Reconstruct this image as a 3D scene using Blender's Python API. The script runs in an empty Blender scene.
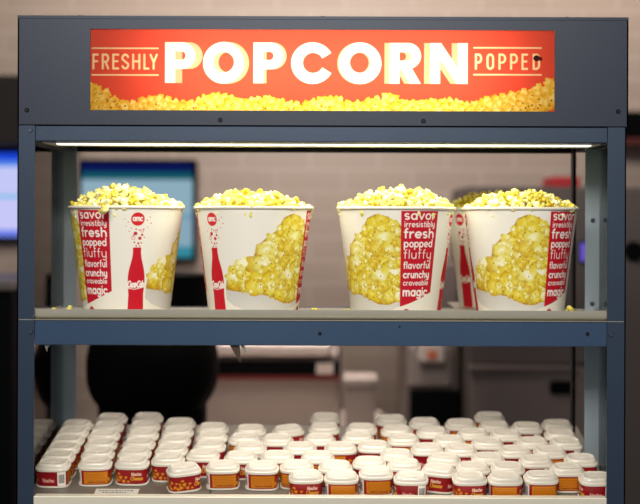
import bpy, bmesh, math, random
import numpy as np
from mathutils import Vector, Matrix, noise
random.seed(7)
S = bpy.context.scene
COL = S.collection
PI = math.pi
# ------------------------------------------------------------------ camera geometry
DIST, F, PX, PY, CZ = 2.5, 1250.0, 344.0, 215.0, 1.50
def at(px, py, Y):
    k = (DIST + Y) / F
    return Vector(((px - PX) * k, Y, CZ - (py - PY) * k))
def XX(px, Y): return (px - PX) * (DIST + Y) / F
def ZZ(py, Y): return CZ - (py - PY) * (DIST + Y) / F

# ------------------------------------------------------------------ materials
def lin(r, g, b):
    f = lambda c: ((c / 255 + .055) / 1.055) ** 2.4 if c > 10 else c / 255 / 12.92
    return (f(r), f(g), f(b), 1)
def mat(name, col, rough=.5, metal=0., spec=.5, bump=0, bscale=60, var=0, vscale=8, sss=0, emit=None, estr=0, coat=0):
    m = bpy.data.materials.new(name); m.use_nodes = True
    nt = m.node_tree; b = nt.nodes['Principled BSDF']
    b.inputs['Base Color'].default_value = col
    b.inputs['Roughness'].default_value = rough
    b.inputs['Metallic'].default_value = metal
    b.inputs['Specular IOR Level'].default_value = spec
    b.inputs['Coat Weight'].default_value = coat
    if sss:
        b.inputs['Subsurface Weight'].default_value = sss
        b.inputs['Subsurface Radius'].default_value = (.006, .005, .004)
    tc = nt.nodes.new('ShaderNodeTexCoord')
    if var:
        n = nt.nodes.new('ShaderNodeTexNoise'); n.inputs['Scale'].default_value = vscale; n.inputs['Detail'].default_value = 4
        nt.links.new(tc.outputs['Object'], n.inputs['Vector'])
        mx = nt.nodes.new('ShaderNodeMix'); mx.data_type = 'RGBA'
        mx.inputs[6].default_value = tuple(c * (1 - var) for c in col[:3]) + (1,)
        mx.inputs[7].default_value = tuple(min(1, c * (1 + var)) for c in col[:3]) + (1,)
        nt.links.new(n.outputs['Fac'], mx.inputs[0]); nt.links.new(mx.outputs[2], b.inputs['Base Color'])
    if bump:
        n2 = nt.nodes.new('ShaderNodeTexNoise'); n2.inputs['Scale'].default_value = bscale
        nt.links.new(tc.outputs['Object'], n2.inputs['Vector'])
        bp = nt.nodes.new('ShaderNodeBump'); bp.inputs['Strength'].default_value = bump; bp.inputs['Distance'].default_value = .002
        nt.links.new(n2.outputs['Fac'], bp.inputs['Height']); nt.links.new(bp.outputs['Normal'], b.inputs['Normal'])
    if emit:
        b.inputs['Emission Color'].default_value = emit; b.inputs['Emission Strength'].default_value = estr
    return m
def vcol_mat(name, rough=.45, spec=.4, translucent=0.):
    m = bpy.data.materials.new(name); m.use_nodes = True
    nt = m.node_tree; b = nt.nodes['Principled BSDF']
    a = nt.nodes.new('ShaderNodeAttribute'); a.attribute_name = 'print'
    nt.links.new(a.outputs['Color'], b.inputs['Base Color'])
    b.inputs['Roughness'].default_value = rough; b.inputs['Specular IOR Level'].default_value = spec
    if translucent:
        t = nt.nodes.new('ShaderNodeBsdfTranslucent'); nt.links.new(a.outputs['Color'], t.inputs['Color'])
        mx = nt.nodes.new('ShaderNodeMixShader'); mx.inputs[0].default_value = translucent
        out = nt.nodes['Material Output']
        nt.links.new(b.outputs[0], mx.inputs[1]); nt.links.new(t.outputs[0], mx.inputs[2]); nt.links.new(mx.outputs[0], out.inputs['Surface'])
    return m
M = {}
M['header'] = mat('dark_slate_enamel', lin(42, 49, 63), .45, .35, bump=.05, bscale=220, var=.05)
M['frame'] = mat('blue_grey_metal', lin(54, 67, 86), .42, .45, bump=.06, bscale=150, var=.12, vscale=6)
M['backpost_lit'] = mat('lit_blue_grey_metal', lin(150, 164, 172), .42, .4)  # interior light on the rear posts put into a paler frame colour
M['rail_reflect'] = mat('rail_metal_blue_reflection', lin(66, 88, 116), .38, .5, bump=.05, bscale=150, var=.1, vscale=5)  # frame metal made bluer: the shelf rail's blue reflection is in the colour
M['inner'] = mat('white_enamel', lin(225, 225, 220), .5)
M['steel'] = mat('brushed_steel', lin(190, 184, 170), .36, .8, bump=.05, bscale=120, var=.08)
M['tray_steel'] = mat('satin_tray_steel', lin(176, 172, 156), .4, .35, bump=.05, bscale=120, var=.06)
M['cup_tray_steel'] = mat('dull_tray_steel', lin(128, 124, 114), .42, .5, var=.06)
M['lit_metal'] = mat('pale_lit_metal', lin(226, 220, 200), .4, .15)  # strong lamp light on the base rail put into its pale colour
M['screw'] = mat('dark_screw', lin(22, 22, 26), .5, .6)
M['bolt'] = mat('steel_bolt', lin(110, 120, 135), .3, .9)
M['dark'] = mat('black_plastic', lin(6, 6, 7), .75, spec=.08)
M['lamp'] = mat('lamp_diffuser', lin(240, 240, 230), .5, emit=(1, .95, .80, 1), estr=1.6)
M['cream'] = mat('white_lid_plastic', lin(214, 207, 192), .24, coat=.25, sss=.0, spec=.5)
M['cupwhite'] = mat('white_cup_plastic', lin(220, 214, 200), .45)
M['rim'] = mat('white_paper_rim', lin(238, 232, 214), .5)
M['print'] = vcol_mat('printed_paper', .5, .3)
M['cupprint'] = vcol_mat('printed_cup_wrap', .4, .4)
M['sign'] = vcol_mat('backlit_sign_film', .35, .3, .8)
M['sticker'] = mat('pale_sticker', lin(205, 202, 190), .6)
M['ink'] = mat('sticker_ink', lin(70, 70, 66), .6)
def glass_mat():
    m = bpy.data.materials.new('clear_glass'); m.use_nodes = True; nt = m.node_tree
    nt.nodes.remove(nt.nodes['Principled BSDF'])
    tr = nt.nodes.new('ShaderNodeBsdfTransparent'); tr.inputs[0].default_value = (.93, .95, .95, 1)
    gl = nt.nodes.new('ShaderNodeBsdfGlossy'); gl.inputs['Roughness'].default_value = .04
    fr = nt.nodes.new('ShaderNodeFresnel'); fr.inputs['IOR'].default_value = 1.5
    mx = nt.nodes.new('ShaderNodeMixShader')
    nt.links.new(fr.outputs[0], mx.inputs[0]); nt.links.new(tr.outputs[0], mx.inputs[1]); nt.links.new(gl.outputs[0], mx.inputs[2])
    nt.links.new(mx.outputs[0], nt.nodes['Material Output'].inputs['Surface'])
    return m
M['glass'] = glass_mat()
def popcorn_mat():
    m = bpy.data.materials.new('popcorn_surface'); m.use_nodes = True; nt = m.node_tree; b = nt.nodes['Principled BSDF']
    tc = nt.nodes.new('ShaderNodeTexCoord'); oi = nt.nodes.new('ShaderNodeObjectInfo')
    n = nt.nodes.new('ShaderNodeTexNoise'); n.inputs['Scale'].default_value = 70; n.inputs['Detail'].default_value = 3
    ad = nt.nodes.new('ShaderNodeVectorMath'); ad.operation = 'ADD'
    nt.links.new(tc.outputs['Object'], ad.inputs[0]); nt.links.new(oi.outputs['Random'], ad.inputs[1])
    nt.links.new(ad.outputs[0], n.inputs['Vector'])
    a = nt.nodes.new('ShaderNodeMath'); a.operation = 'MULTIPLY_ADD'; a.inputs[1].default_value = .42; 
    nt.links.new(oi.outputs['Random'], a.inputs[0]); nt.links.new(n.outputs['Fac'], a.inputs[2])
    r = nt.nodes.new('ShaderNodeValToRGB'); e = r.color_ramp.elements
    e[0].position = .40; e[0].color = lin(186, 150, 24); e[1].position = .93; e[1].color = lin(252, 247, 208)
    x = e.new(.58); x.color = lin(216, 198, 58); x = e.new(.76); x.color = lin(240, 230, 128)
    nt.links.new(a.outputs[0], r.inputs[0]); nt.links.new(r.outputs[0], b.inputs['Base Color'])
    b.inputs['Roughness'].default_value = .6; b.inputs['Specular IOR Level'].default_value = .25
    return m
M['popcorn'] = popcorn_mat()

# ------------------------------------------------------------------ object helpers
def link(name, me, m=None, parent=None, loc=None):
    if isinstance(me, bmesh.types.BMesh):
        d = bpy.data.meshes.new(name); me.to_mesh(d); me.free(); me = d
    o = bpy.data.objects.new(name, me); COL.objects.link(o)
    if m is not None:
        for q in (m if isinstance(m, (list, tuple)) else [m]): me.materials.append(q)
    if parent: o.parent = parent
    if loc is not None: o.location = loc
    return o
def tag(o, label, cat, group=None, kind=None):
    o['label'] = label; o['category'] = cat
    if group: o['group'] = group
    if kind: o['kind'] = kind
    return o
def thing(name, label, cat, loc=(0, 0, 0), group=None):
    o = bpy.data.objects.new(name, None); COL.objects.link(o); o.location = loc; o.empty_display_size = .05
    return tag(o, label, cat, group)
def struct(name, bm, m):
    o = link(name, bm, m); o['kind'] = 'structure'; return o
def box(bm, x0, x1, y0, y1, z0, z1, mi=0, bev=0):
    vs = [bm.verts.new((x, y, z)) for x in (x0, x1) for y in (y0, y1) for z in (z0, z1)]
    fs = [(0, 1, 3, 2), (4, 6, 7, 5), (0, 4, 5, 1), (2, 3, 7, 6), (0, 2, 6, 4), (1, 5, 7, 3)]
    out = []
    for f in fs:
        q = bm.faces.new([vs[i] for i in f]); q.material_index = mi; out.append(q)
    if bev:
        es = list({e for q in out for e in q.edges})
        bmesh.ops.bevel(bm, geom=es, offset=bev, segments=2, profile=.5, affect='EDGES')
def BX(x0, x1, y0, y1, z0, z1, bev=0):
    bm = bmesh.new(); box(bm, x0, x1, y0, y1, z0, z1, 0, bev); return bm
def disc(bm, c, r, depth, axis='y', seg=16, r2=None):
    mtx = Matrix.Translation(c)
    if axis == 'y': mtx = mtx @ Matrix.Rotation(PI / 2, 4, 'X')
    if axis == 'x': mtx = mtx @ Matrix.Rotation(PI / 2, 4, 'Y')
    bmesh.ops.create_cone(bm, cap_ends=True, segments=seg, radius1=r, radius2=r if r2 is None else r2, depth=depth, matrix=mtx)
def tube(bm, p0, p1, r, seg=12):
    p0, p1 = Vector(p0), Vector(p1); d = p1 - p0
    mtx = Matrix.Translation((p0 + p1) / 2) @ d.to_track_quat('Z', 'Y').to_matrix().to_4x4()
    bmesh.ops.create_cone(bm, cap_ends=True, segments=seg, radius1=r, radius2=r, depth=d.length, matrix=mtx)
def smooth(o, ang=40):
    me = o.data
    me.polygons.foreach_set('use_smooth', [True] * len(me.polygons))
    bm = bmesh.new(); bm.from_mesh(me)
    for e in bm.edges:
        if len(e.link_faces) == 2 and e.calc_face_angle(0) > math.radians(ang): e.smooth = False
    bm.to_mesh(me); bm.free()
def grid_mesh(name, P, rgb, wrap=False):
    H, W = P.shape[:2]
    me = bpy.data.meshes.new(name)
    me.vertices.add(H * W); me.vertices.foreach_set('co', P.reshape(-1).astype(np.float32))
    cols = W if wrap else W - 1
    i = np.arange(H - 1)[:, None] * W; j = np.arange(cols)[None, :]; j2 = (j + 1) % W
    quads = np.stack([i + j, i + j2, i + W + j2, i + W + j], -1).reshape(-1)
    n = (H - 1) * cols
    me.loops.add(n * 4); me.loops.foreach_set('vertex_index', quads.astype(np.int32))
    me.polygons.add(n); me.polygons.foreach_set('loop_start', np.arange(0, n * 4, 4, dtype=np.int32))
    me.polygons.foreach_set('loop_total', np.full(n, 4, dtype=np.int32))
    me.update(calc_edges=True)
    me.polygons.foreach_set('use_smooth', np.ones(n, dtype=bool))
    a = me.color_attributes.new('print', 'FLOAT_COLOR', 'POINT')
    c = np.ones((H * W, 4), np.float32); c[:, :3] = rgb.reshape(-1, 3); a.data.foreach_set('color', c.reshape(-1))
    me.validate(); return me

# ------------------------------------------------------------------ print canvases (the artwork printed on sign, buckets, cups)
class Canvas:
    def __init__(s, x0, y0, x1, y1, nx, ny, base):
        s.x = np.linspace(x0, x1, nx); s.y = np.linspace(y0, y1, ny); s.px = (x1 - x0) / (nx - 1)
        s.rgb = np.zeros((ny, nx, 3)) + np.array(base[:3])
    def paint(s, fn, col, bb=None):
        x0, y0, x1, y1 = bb if bb else (-1e9, -1e9, 1e9, 1e9)
        ix = np.where((s.x >= x0) & (s.x <= x1))[0]; iy = np.where((s.y >= y0) & (s.y <= y1))[0]
        if not len(ix) or not len(iy): return
        sl = (slice(iy[0], iy[-1] + 1), slice(ix[0], ix[-1] + 1))
        X, Y = np.meshgrid(s.x[sl[1]], s.y[sl[0]])
        d = fn(X, Y); a = np.clip(.5 - d / s.px, 0, 1)[..., None]
        c = col(X, Y) if callable(col) else np.array(col[:3])
        s.rgb[sl] = s.rgb[sl] * (1 - a) + c * a
    def strokes(s, segs, w, col):
        for (ax, ay, bx, by) in segs:
            m = w + 1
            def fn(X, Y):
                dx, dy = bx - ax, by - ay; L = dx * dx + dy * dy + 1e-12
                t = np.clip(((X - ax) * dx + (Y - ay) * dy) / L, 0, 1)
                return np.hypot(X - ax - t * dx, Y - ay - t * dy) - w / 2
            s.paint(fn, col, (min(ax, bx) - m, min(ay, by) - m, max(ax, bx) + m, max(ay, by) + m))
    def poly(s, pts, col):
        xs = [p[0] for p in pts]; ys = [p[1] for p in pts]
        s.paint(lambda X, Y: polysd(X, Y, pts), col, (min(xs) - 1, min(ys) - 1, max(xs) + 1, max(ys) + 1))
    def disc(s, cx, cy, r, col, ry=None):
        ry = ry or r
        s.paint(lambda X, Y: (np.hypot((X - cx) / r, (Y - cy) / ry) - 1) * r, col, (cx - r - 1, cy - ry - 1, cx + r + 1, cy + ry + 1))
def polysd(X, Y, pts):
    d = np.full(X.shape, 1e9); ins = np.zeros(X.shape, bool); n = len(pts)
    for i in range(n):
        (ax, ay), (bx, by) = pts[i], pts[(i + 1) % n]
        dx, dy = bx - ax, by - ay; L = dx * dx + dy * dy + 1e-12
        t = np.clip(((X - ax) * dx + (Y - ay) * dy) / L, 0, 1)
        d = np.minimum(d, np.hypot(X - ax - t * dx, Y - ay - t * dy))
        if ay != by:
            c = ((ay > Y) != (by > Y)) & (X < (bx - ax) * (Y - ay) / (by - ay) + ax); ins ^= c
    return np.where(ins, -d, d)
def arc(cx, cy, rx, ry, a0, a1, n=10):
    return [(cx + rx * math.cos(math.radians(a0 + (a1 - a0) * i / n)), cy + ry * math.sin(math.radians(a0 + (a1 - a0) * i / n))) for i in range(n + 1)]
def ln(*p): return list(p)
# lower-case rounded letters: x-height 1, y up, list of polylines + advance width
O_ = arc(.5, .5, .46, .5, 0, 360, 20)
GL = {
 'o': ([O_], 1), 'a': ([O_, ln((.98, 0), (.98, 1))], 1.04), 'd': ([O_, ln((.98, 0), (.98, 1.6))], 1.04),
 'b': ([O_, ln((.03, 0), (.03, 1.6))], 1), 'p': ([O_, ln((.03, -.55), (.03, 1))], 1),
 'g': ([O_, ln((.98, 1), (.98, -.15)) + arc(.52, -.15, .46, .4, 0, -140, 8)], 1.04),
 'q': ([O_, ln((.98, -.5), (.98, 1))], 1.04),
 'c': ([arc(.5, .5, .48, .5, 45, 315, 14)], .88), 'e': ([arc(.5, .5, .48, .5, 0, 310, 16), ln((.04, .5), (.96, .5))], .98),
 'n': ([ln((.05, 0), (.05, 1)), arc(.45, .55, .4, .45, 180, 0, 10) + [(.85, 0)]], .9),
 'h': ([ln((.05, 0), (.05, 1.6)), arc(.45, .55, .4, .45, 180, 0, 10) + [(.85, 0)]], .9),
 'm': ([ln((.05, 0), (.05, 1)), arc(.4, .6, .35, .4, 180, 0, 8) + [(.75, 0)], arc(1.1, .6, .35, .4, 180, 0, 8) + [(1.45, 0)]], 1.5),
 'u': ([ln((.05, 1)) + arc(.45, .45, .4, .45, 180, 360, 10) + [(.85, 1)], ln((.85, 1), (.85, 0))], .9),
 'y': ([ln((.05, 1)) + arc(.45, .45, .4, .45, 180, 360, 10) + [(.85, 1)], ln((.85, 1), (.85, -.15)) + arc(.45, -.15, .4, .38, 0, -130, 8)], .9),
 'r': ([ln((.05, 0), (.05, 1)), arc(.5, .5, .45, .48, 180, 80, 6)], .6),
 'i': ([ln((.05, 0), (.05, 1)), ln((.05, 1.45), (.05, 1.5))], .1), 'l': ([ln((.05, 0), (.05, 1.6))], .1),
 't': ([ln((.25, 1.45), (.25, .2), (.35, .03), (.5, 0)), ln((0, 1), (.5, 1))], .5),
 'f': ([ln((.2, 0), (.2, 1.3)) + arc(.48, 1.3, .28, .3, 180, 90, 5), ln((0, 1), (.48, 1))], .5),
 'v': ([ln((0, 1), (.45, 0), (.9, 1))], .9), 'k': ([ln((.05, 0), (.05, 1.6)), ln((.75, 1), (.08, .45), (.8, 0))], .8),
 's': ([arc(.38, .76, .33, .25, 50, 270, 8) + arc(.38, .25, .34, .25, 90, -130, 8)], .76),
 'C': ([arc(.8, .8, .8, .8, 50, 310, 16)], 1.35), 'N': ([ln((.05, 0), (.05, 1.6), (1.05, 0), (1.05, 1.6))], 1.1),
 '-': ([ln((.05, .5), (.45, .5))], .5), ' ': ([], .45),
}
CAP = {  # condensed capitals in a 1 x 1 box, y down
 'F': [ln((0, 1), (0, 0), (1, 0)), ln((0, .48), (.85, .48))],
 'R': [ln((0, 1), (0, 0), (.55, 0)) + arc(.55, .26, .45, .26, -90, 90, 8) + [(0, .52)], ln((.5, .52), (1, 1))],
 'E': [ln((1, 0), (0, 0), (0, 1), (1, 1)), ln((0, .48), (.85, .48))],
 'S': [arc(.5, .26, .5, .26, -20, -180, 8) + [(.03, .34), (.5, .5), (.97, .66)] + arc(.5, .74, .5, .26, 0, 160, 8)],
 'H': [ln((0, 0), (0, 1)), ln((1, 0), (1, 1)), ln((0, .48), (1, .48))],
 'L': [ln((0, 0), (0, 1), (1, 1))], 'Y': [ln((0, 0), (.5, .55), (1, 0)), ln((.5, .55), (.5, 1))],
 'P': [ln((0, 1), (0, 0), (.5, 0)) + arc(.5, .28, .5, .28, -90, 90, 8) + [(0, .56)]],
 'O': [arc(.5, .25, .5, .25, 180, 360, 8) + arc(.5, .75, .5, .25, 0, 180, 8) + [(0, .25)]],
 'D': [ln((0, 0), (.45, 0)) + arc(.45, .28, .55, .28, -90, 0, 6) + arc(.45, .72, .55, .28, 0, 90, 6) + [(0, 1), (0, 0)]],
}
def word_segs(word, x0, x1, base, xh, gap=.3, shear=0):
    adv = 0; out = []
    for ch in word:
        pls, w = GL[ch]
        for pl in pls:
            for a, b in zip(pl[:-1], pl[1:]): out.append((a[0] + adv, a[1], b[0] + adv, b[1]))
        adv += w + gap
    adv -= gap; sx = (x1 - x0) / adv
    return [(x0 + (a + shear * b) * sx, base - b * xh, x0 + (c + shear * d) * sx, base - d * xh) for a, b, c, d in out]
def cap_segs(ch, x0, x1, y0, y1):
    out = []
    for pl in CAP[ch]:
        for a, b in zip(pl[:-1], pl[1:]):
            out.append((x0 + a[0] * (x1 - x0), y0 + a[1] * (y1 - y0), x0 + b[0] * (x1 - x0), y0 + b[1] * (y1 - y0)))
    return out
def blob(cv, cx, cy, r, rnd, pal, clip=None):
    # one printed kernel: knobbly outline, highlight in the middle
    ph = [rnd.uniform(0, 6.28) for _ in range(4)]; k1, k2 = rnd.choice((3, 4, 5)), rnd.choice((7, 8, 9))
    hx, hy = rnd.uniform(-.3, .3) * r, rnd.uniform(-.45, 0) * r; tone = rnd.uniform(-.15, .2)
    edge, mid, hi = [np.array(c[:3]) for c in pal]
    def rad(X, Y):
        a = np.arctan2(Y - cy, X - cx)
        return r * (1 + .16 * np.sin(k1 * a + ph[0]) + .07 * np.sin(k2 * a + ph[1]))
    def fn(X, Y):
        d = np.hypot(X - cx, Y - cy) - rad(X, Y)
        return d if clip is None else np.maximum(d, clip(X, Y))
    def col(X, Y):
        q = np.hypot(X - cx - hx, Y - cy - hy) / r
        w = .16 * np.sin(X * 4.3 / r + ph[2] + np.sin(Y * 3.1 / r)) * np.sin(Y * 4.9 / r + ph[3])
        t = np.clip(1.12 - q + tone + w, 0, 1)[..., None]
        lo = edge + (mid - edge) * np.clip(t * 2.6 + .3, 0, 1)
        return lo + (hi - lo) * np.clip(t * 2 - .9, 0, 1)
    cv.paint(fn, col, (cx - 1.4 * r, cy - 1.4 * r, cx + 1.4 * r, cy + 1.4 * r))

# ------------------------------------------------------------------ sign artwork (unit: picture-size unit of 2 mm)
def make_sign_canvas():
    cv = Canvas(90, 30, 554, 111, 1120, 197, lin(232, 82, 58))
    cream, tan = lin(255, 246, 224), lin(206, 178, 132)
    W = 10.2
    def rect(X, Y, a, b, c, d): return np.maximum(np.maximum(a - X, X - c), np.maximum(b - Y, Y - d))
    def P(X, Y, x0, x1):
        bowl = np.maximum(capsx(X, Y, x0, x1, 42.8, 69.5), x0 - X); hole = capsx(X, Y, x0 + W, x1 - 10, 52, 60.3)
        return np.maximum(np.minimum(bowl, rect(X, Y, x0, 42.8, x0 + W, 83.5)), -np.maximum(hole, x0 + W - X))
    def capsx(X, Y, x0, x1, y0, y1):      # slab with a round right end
        r = (y1 - y0) / 2; cy = (y0 + y1) / 2; cx = x1 - r
        return np.where(X < cx, np.abs(Y - cy) - r, np.hypot(X - cx, Y - cy) - r)
    def ell(X, Y, cx, cy, rx, ry): return (np.hypot((X - cx) / rx, (Y - cy) / ry) - 1) * min(rx, ry)
    def O(X, Y, x0, x1, h0, h1):
        return np.maximum(ell(X, Y, (x0 + x1) / 2, 63.2, (x1 - x0) / 2, 20.8), -ell(X, Y, (h0 + h1) / 2, 62.6, (h1 - h0) / 2, 10.3))
    def Cc(X, Y):
        d = np.maximum(ell(X, Y, 312, 63.2, 21.4, 20.8), -ell(X, Y, 312.6, 63, 10.2, 10.1))
        wedge = np.maximum(np.abs(Y - 63) - .62 * (X - 312) + 1.5, 314 - X)
        return np.maximum(d, -wedge)
    def R(X, Y):
        bowl = np.maximum(capsx(X, Y, 389, 420.5, 42.8, 68.5), 389 - X); hole = np.maximum(capsx(X, Y, 399, 410.5, 52, 60.5), 399 - X)
        leg = np.maximum(np.abs((X - 409.6) * .86 - (Y - 74) * .5 + .4) - 4.9, np.maximum(62 - Y, Y - 83.5))
        return np.maximum(np.minimum(np.minimum(bowl, leg), rect(X, Y, 389, 42.8, 399, 83.5)), -hole)
    def N(X, Y):
        dg = np.maximum(np.abs((X - 448.3) * .83 - (Y - 63.15) * .56) - 5.0, np.maximum(42.8 - Y, Y - 83.5))
        dg = np.maximum(dg, np.maximum(429.6 - X, X - 467.2))
        return np.minimum(dg, np.minimum(rect(X, Y, 429.6, 42.8, 439.6, 83.5), rect(X, Y, 457.2, 42.8, 467.2, 83.5)))
    L = [(lambda X, Y: P(X, Y, 164.4, 195), 7, (160, 206)), (lambda X, Y: O(X, Y, 202.5, 243.5, 213, 233.5), 5, (200, 252)),
         (lambda X, Y: P(X, Y, 252.8, 283), 3, (250, 290)), (Cc, 0, (288, 335)), (lambda X, Y: O(X, Y, 338.6, 380.8, 349.4, 370), -1.8, (334, 384)),
         (R, -5, (382, 424)), (N, -6, (421, 470))]
    for fn, sh, (a, b) in L:
        if sh:
            def fe(X, Y, fn=fn, sh=sh):
                d = fn(X - sh, Y)
                for t in (.15, .3, .45, .6, .75, .9): d = np.minimum(d, fn(X - sh * t, Y))
                return d
            cv.paint(fe, tan, (a, 40, b, 86))
        cv.paint(fn, cream, (a, 40, b, 86))
    for ch, a, b in zip('FRESHLY', (92.8, 102.2, 112.7, 121.8, 132.6, 143.8, 150), (97.2, 107.6, 117.6, 127.6, 138.8, 147.8, 156.2)):
        cv.strokes(cap_segs(ch, a, b, 55.4, 69.2), 2.1, lin(255, 226, 170))
    for ch, a, b in zip('POPPED', (475.4, 487, 499, 510.6, 522, 533.2), (480.6, 492.6, 504.6, 516.4, 526.6, 538.6)):
        cv.strokes(cap_segs(ch, a, b, 54, 68.2), 2.1, lin(255, 226, 170))
    for x0, x1, y in ((91.5, 157.5, 49), (91.5, 157.5, 75.7), (473.4, 540.6, 47.3), (473.4, 540.6, 74.2)):
        cv.strokes([(x0, y, x1, y)], 1.5, lin(255, 226, 170))
    cv.disc(536.2, 57.6, 3.4, lin(60, 14, 12), 3.0); cv.disc(540, 58.2, 2, lin(90, 20, 14))
    rnd = random.Random(3)
    def top(x):
        h = 98 + 2.6 * math.sin(x * .11) + 1.8 * math.sin(x * .043 + 1)
        if x < 118: h -= (118 - x) * .42
        if x > 500: h -= (x - 500) * .36
        if 158 < x < 172 or 235 < x < 250: h -= 1
        return h
    pal = (lin(212, 146, 24), lin(242, 196, 58), lin(253, 228, 128))
    for row, (dy, r) in enumerate(((5, 5.6), (9.5, 6.2), (14, 6), (19, 6.2), (25, 6.2))):
        x = 88
        while x < 558:
            y = top(x) + dy
            if y - r < 112: blob(cv, x, y + rnd.uniform(-1.2, 1.2), r * rnd.uniform(.8, 1.15), rnd, pal)
            x += rnd.uniform(5.5, 10.5)
    for _ in range(46):
        x = rnd.choice((rnd.uniform(92, 125), rnd.uniform(510, 553), rnd.uniform(90, 554)))
        cv.disc(x, rnd.uniform(top(x) + 5, 110), rnd.uniform(.5, 1.1), lin(150, 104, 22))
    return cv

# ------------------------------------------------------------------ bucket artwork; u in degrees * .925, one repeat = 180 degrees
UD = .925
def make_bucket_canvas():
    per = 180 * UD; x0 = -26 * UD
    cv = Canvas(x0, 0, x0 + per, 107, 416, 262, lin(240, 236, 222))
    U = lambda d: d * UD
    red = lin(196, 22, 42); white = lin(248, 240, 230)
    # grey bowl shadow of the printed picture and its popcorn
    arcv = [(12, .84), (22, .90), (40, .945), (60, .965), (85, .955), (100, .93), (113, .895), (132, .84), (151, .77)]
    topv = [(12.4, .73), (15, .62), (18, .57), (24, .52), (30.6, .47), (40, .44), (46, .44), (50, .34), (59, .27), (70, .20), (77, .085), (86, .05), (94, .06), (104, .11), (108, .12), (113, .18)]
    botv = [(113, .83), (105, .86), (98, .885), (85, .88), (74, .84), (66, .81), (47, .78), (25, .765), (12.4, .75)]
    cv.poly([(U(a), v * 107) for a, v in botv[::-1]] + [(U(a), v * 107) for a, v in arcv[:7][::-1]],
            lambda X, Y: np.array(lin(206, 204, 196)[:3]) * (1 + .12 * np.clip((Y - 82) / 18, 0, 1))[..., None])
    outline = [(U(a), v * 107) for a, v in topv] + [(U(a), v * 107) for a, v in botv]
    rnd = random.Random(11)
    pal = (lin(190, 150, 30), lin(228, 214, 84), lin(246, 243, 184))
    right = lambda X, Y: X - U(111.5)
    cv.poly(outline, lin(184, 142, 28))
    cand = []
    for _ in range(1400):
        a, v = rnd.uniform(10, 113), rnd.uniform(.03, .9); x, y = U(a), v * 107
        sd = float(polysd(np.array([[x]]), np.array([[y]]), outline)[0, 0])
        r = rnd.uniform(5, 11)
        if sd < -r * .7 and all(math.hypot(x - q[0], y - q[1]) > .66 * max(r, q[2]) for q in cand): cand.append((x, y, r))
    cand.sort(key=lambda q: q[1] + rnd.uniform(-14, 14))
    PALS = [pal, (lin(196, 158, 40), lin(232, 220, 110), lin(250, 247, 208)), (lin(196, 150, 24), lin(226, 202, 50), lin(240, 228, 110)), (lin(184, 132, 22), lin(216, 184, 44), lin(234, 214, 96))]
    for x, y, r in cand: blob(cv, x, y, r, rnd, rnd.choice(PALS), right)
    for _ in range(70):
        q = rnd.choice(cand); a = rnd.uniform(0, 6.28); d = rnd.uniform(.2, .9) * q[2]
        blob(cv, q[0] + d * math.cos(a), q[1] + d * math.sin(a), rnd.uniform(1.6, 3.8), rnd, rnd.choice(PALS), right)
    for _ in range(34):
        q = rnd.choice(cand); cv.disc(q[0] + rnd.uniform(-4, 4), q[1] + rnd.uniform(-4, 4), rnd.uniform(.4, .8), lin(140, 90, 20))
    # red word panel
    pts = [(U(111), 2), (U(151), 2)] + [(U(a), v * 107) for a, v in [(151, .77), (140, .812), (132, .84), (122, .872), (111, .90)]]
    cv.poly(pts, red)
    x0_, x1_ = U(114.2), U(147.6)
    for w, base, xh, th, xr in (('savor', 10.2, 5.6, 1.55, 1), ('irresistibly', 17.6, 3.5, .85, 1), ('fresh', 28.2, 5.7, 1.8, .99), ('popped', 37.2, 4.6, 1.3, .97),
                            ('fluffy', 48.6, 5.6, .85, .96), ('flavorful', 58.4, 4.2, 1.1, .95), ('crunchy', 67.6, 4.3, 1.4, .94), ('craveable', 75, 3.2, .8, .93), ('magic', 85.4, 5.2, 1.8, .92)):
        n = 3 if len(w) < 7 else 2
        xa = x0_ + .4; xb = x0_ + (x1_ - x0_) * xr
        cv.strokes(word_segs(w, xa, xb, base, xh * .95, .42 if len(w) > 6 else .36), th * .86, white)
    # badge, bubbles, bottle
    cv.disc(0, 11, 6.4, lin(214, 34, 44), 6.6); cv.strokes(word_segs('amc', -4.5, 4.5, 12.6, 3.3, .3), .95, white)
    for x, y, r in ((-2, 25.2, 1.9), (4.6, 26.6, 1.2), (2.4, 30, 1.7), (-1.5, 21, .8), (1.6, 21.8, .7), (6, 21, .6), (-6, 20, .5), (-4, 27, .7), (-3, 34, .9), (1, 35, 1.1), (4, 34.6, .8), (-1, 37.6, .8), (2.6, 37.6, .7),
                    (-9, 14, .5), (-11, 18, .4), (-8, 23, .5), (9, 12, .6), (12, 9, .5), (13, 15, .6), (10, 19, .5), (-12, 11, .4), (7, 29, .6)):
        cv.disc(x, y, r, lin(200, 40, 56))
    for x, y, r in ((-4, 29.6, 1.9), (4.4, 22.6, 1.6)):
        cv.disc(x, y, r, lin(214, 80, 90)); cv.disc(x, y, r - .55, lin(240, 236, 222))
    bt = [(39, 3.9), (40, 4.2), (44, 4.1), (50, 4.9), (56, 6.6), (62, 8.2), (68, 9.1), (74, 9.3), (80, 8.9), (86, 8.4), (92, 8.8), (98, 9.2), (104, 9.2), (107, 9)]
    cv.poly([(w, y) for y, w in bt] + [(-w, y) for y, w in bt[::-1]], lin(204, 20, 40))
    cv.strokes(word_segs('Coca-Cola', -9.6, 8.2, 78.5, 3.7, .12, .35), 1.25, white)
    cv.strokes([(-9, 79.5, -2, 80.6), (-2, 80.6, 6, 79.2)], .7, white)
    # small round seal by the lower edge
    cv.disc(U(119), 103.5, 4.6, lin(190, 24, 44), 5)
    for q in (-12, -8, -4): cv.strokes([(U(100) + q, 103.6, U(100) + q + 2.6, 103.6)], .6, lin(170, 165, 160))
    return cv
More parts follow.
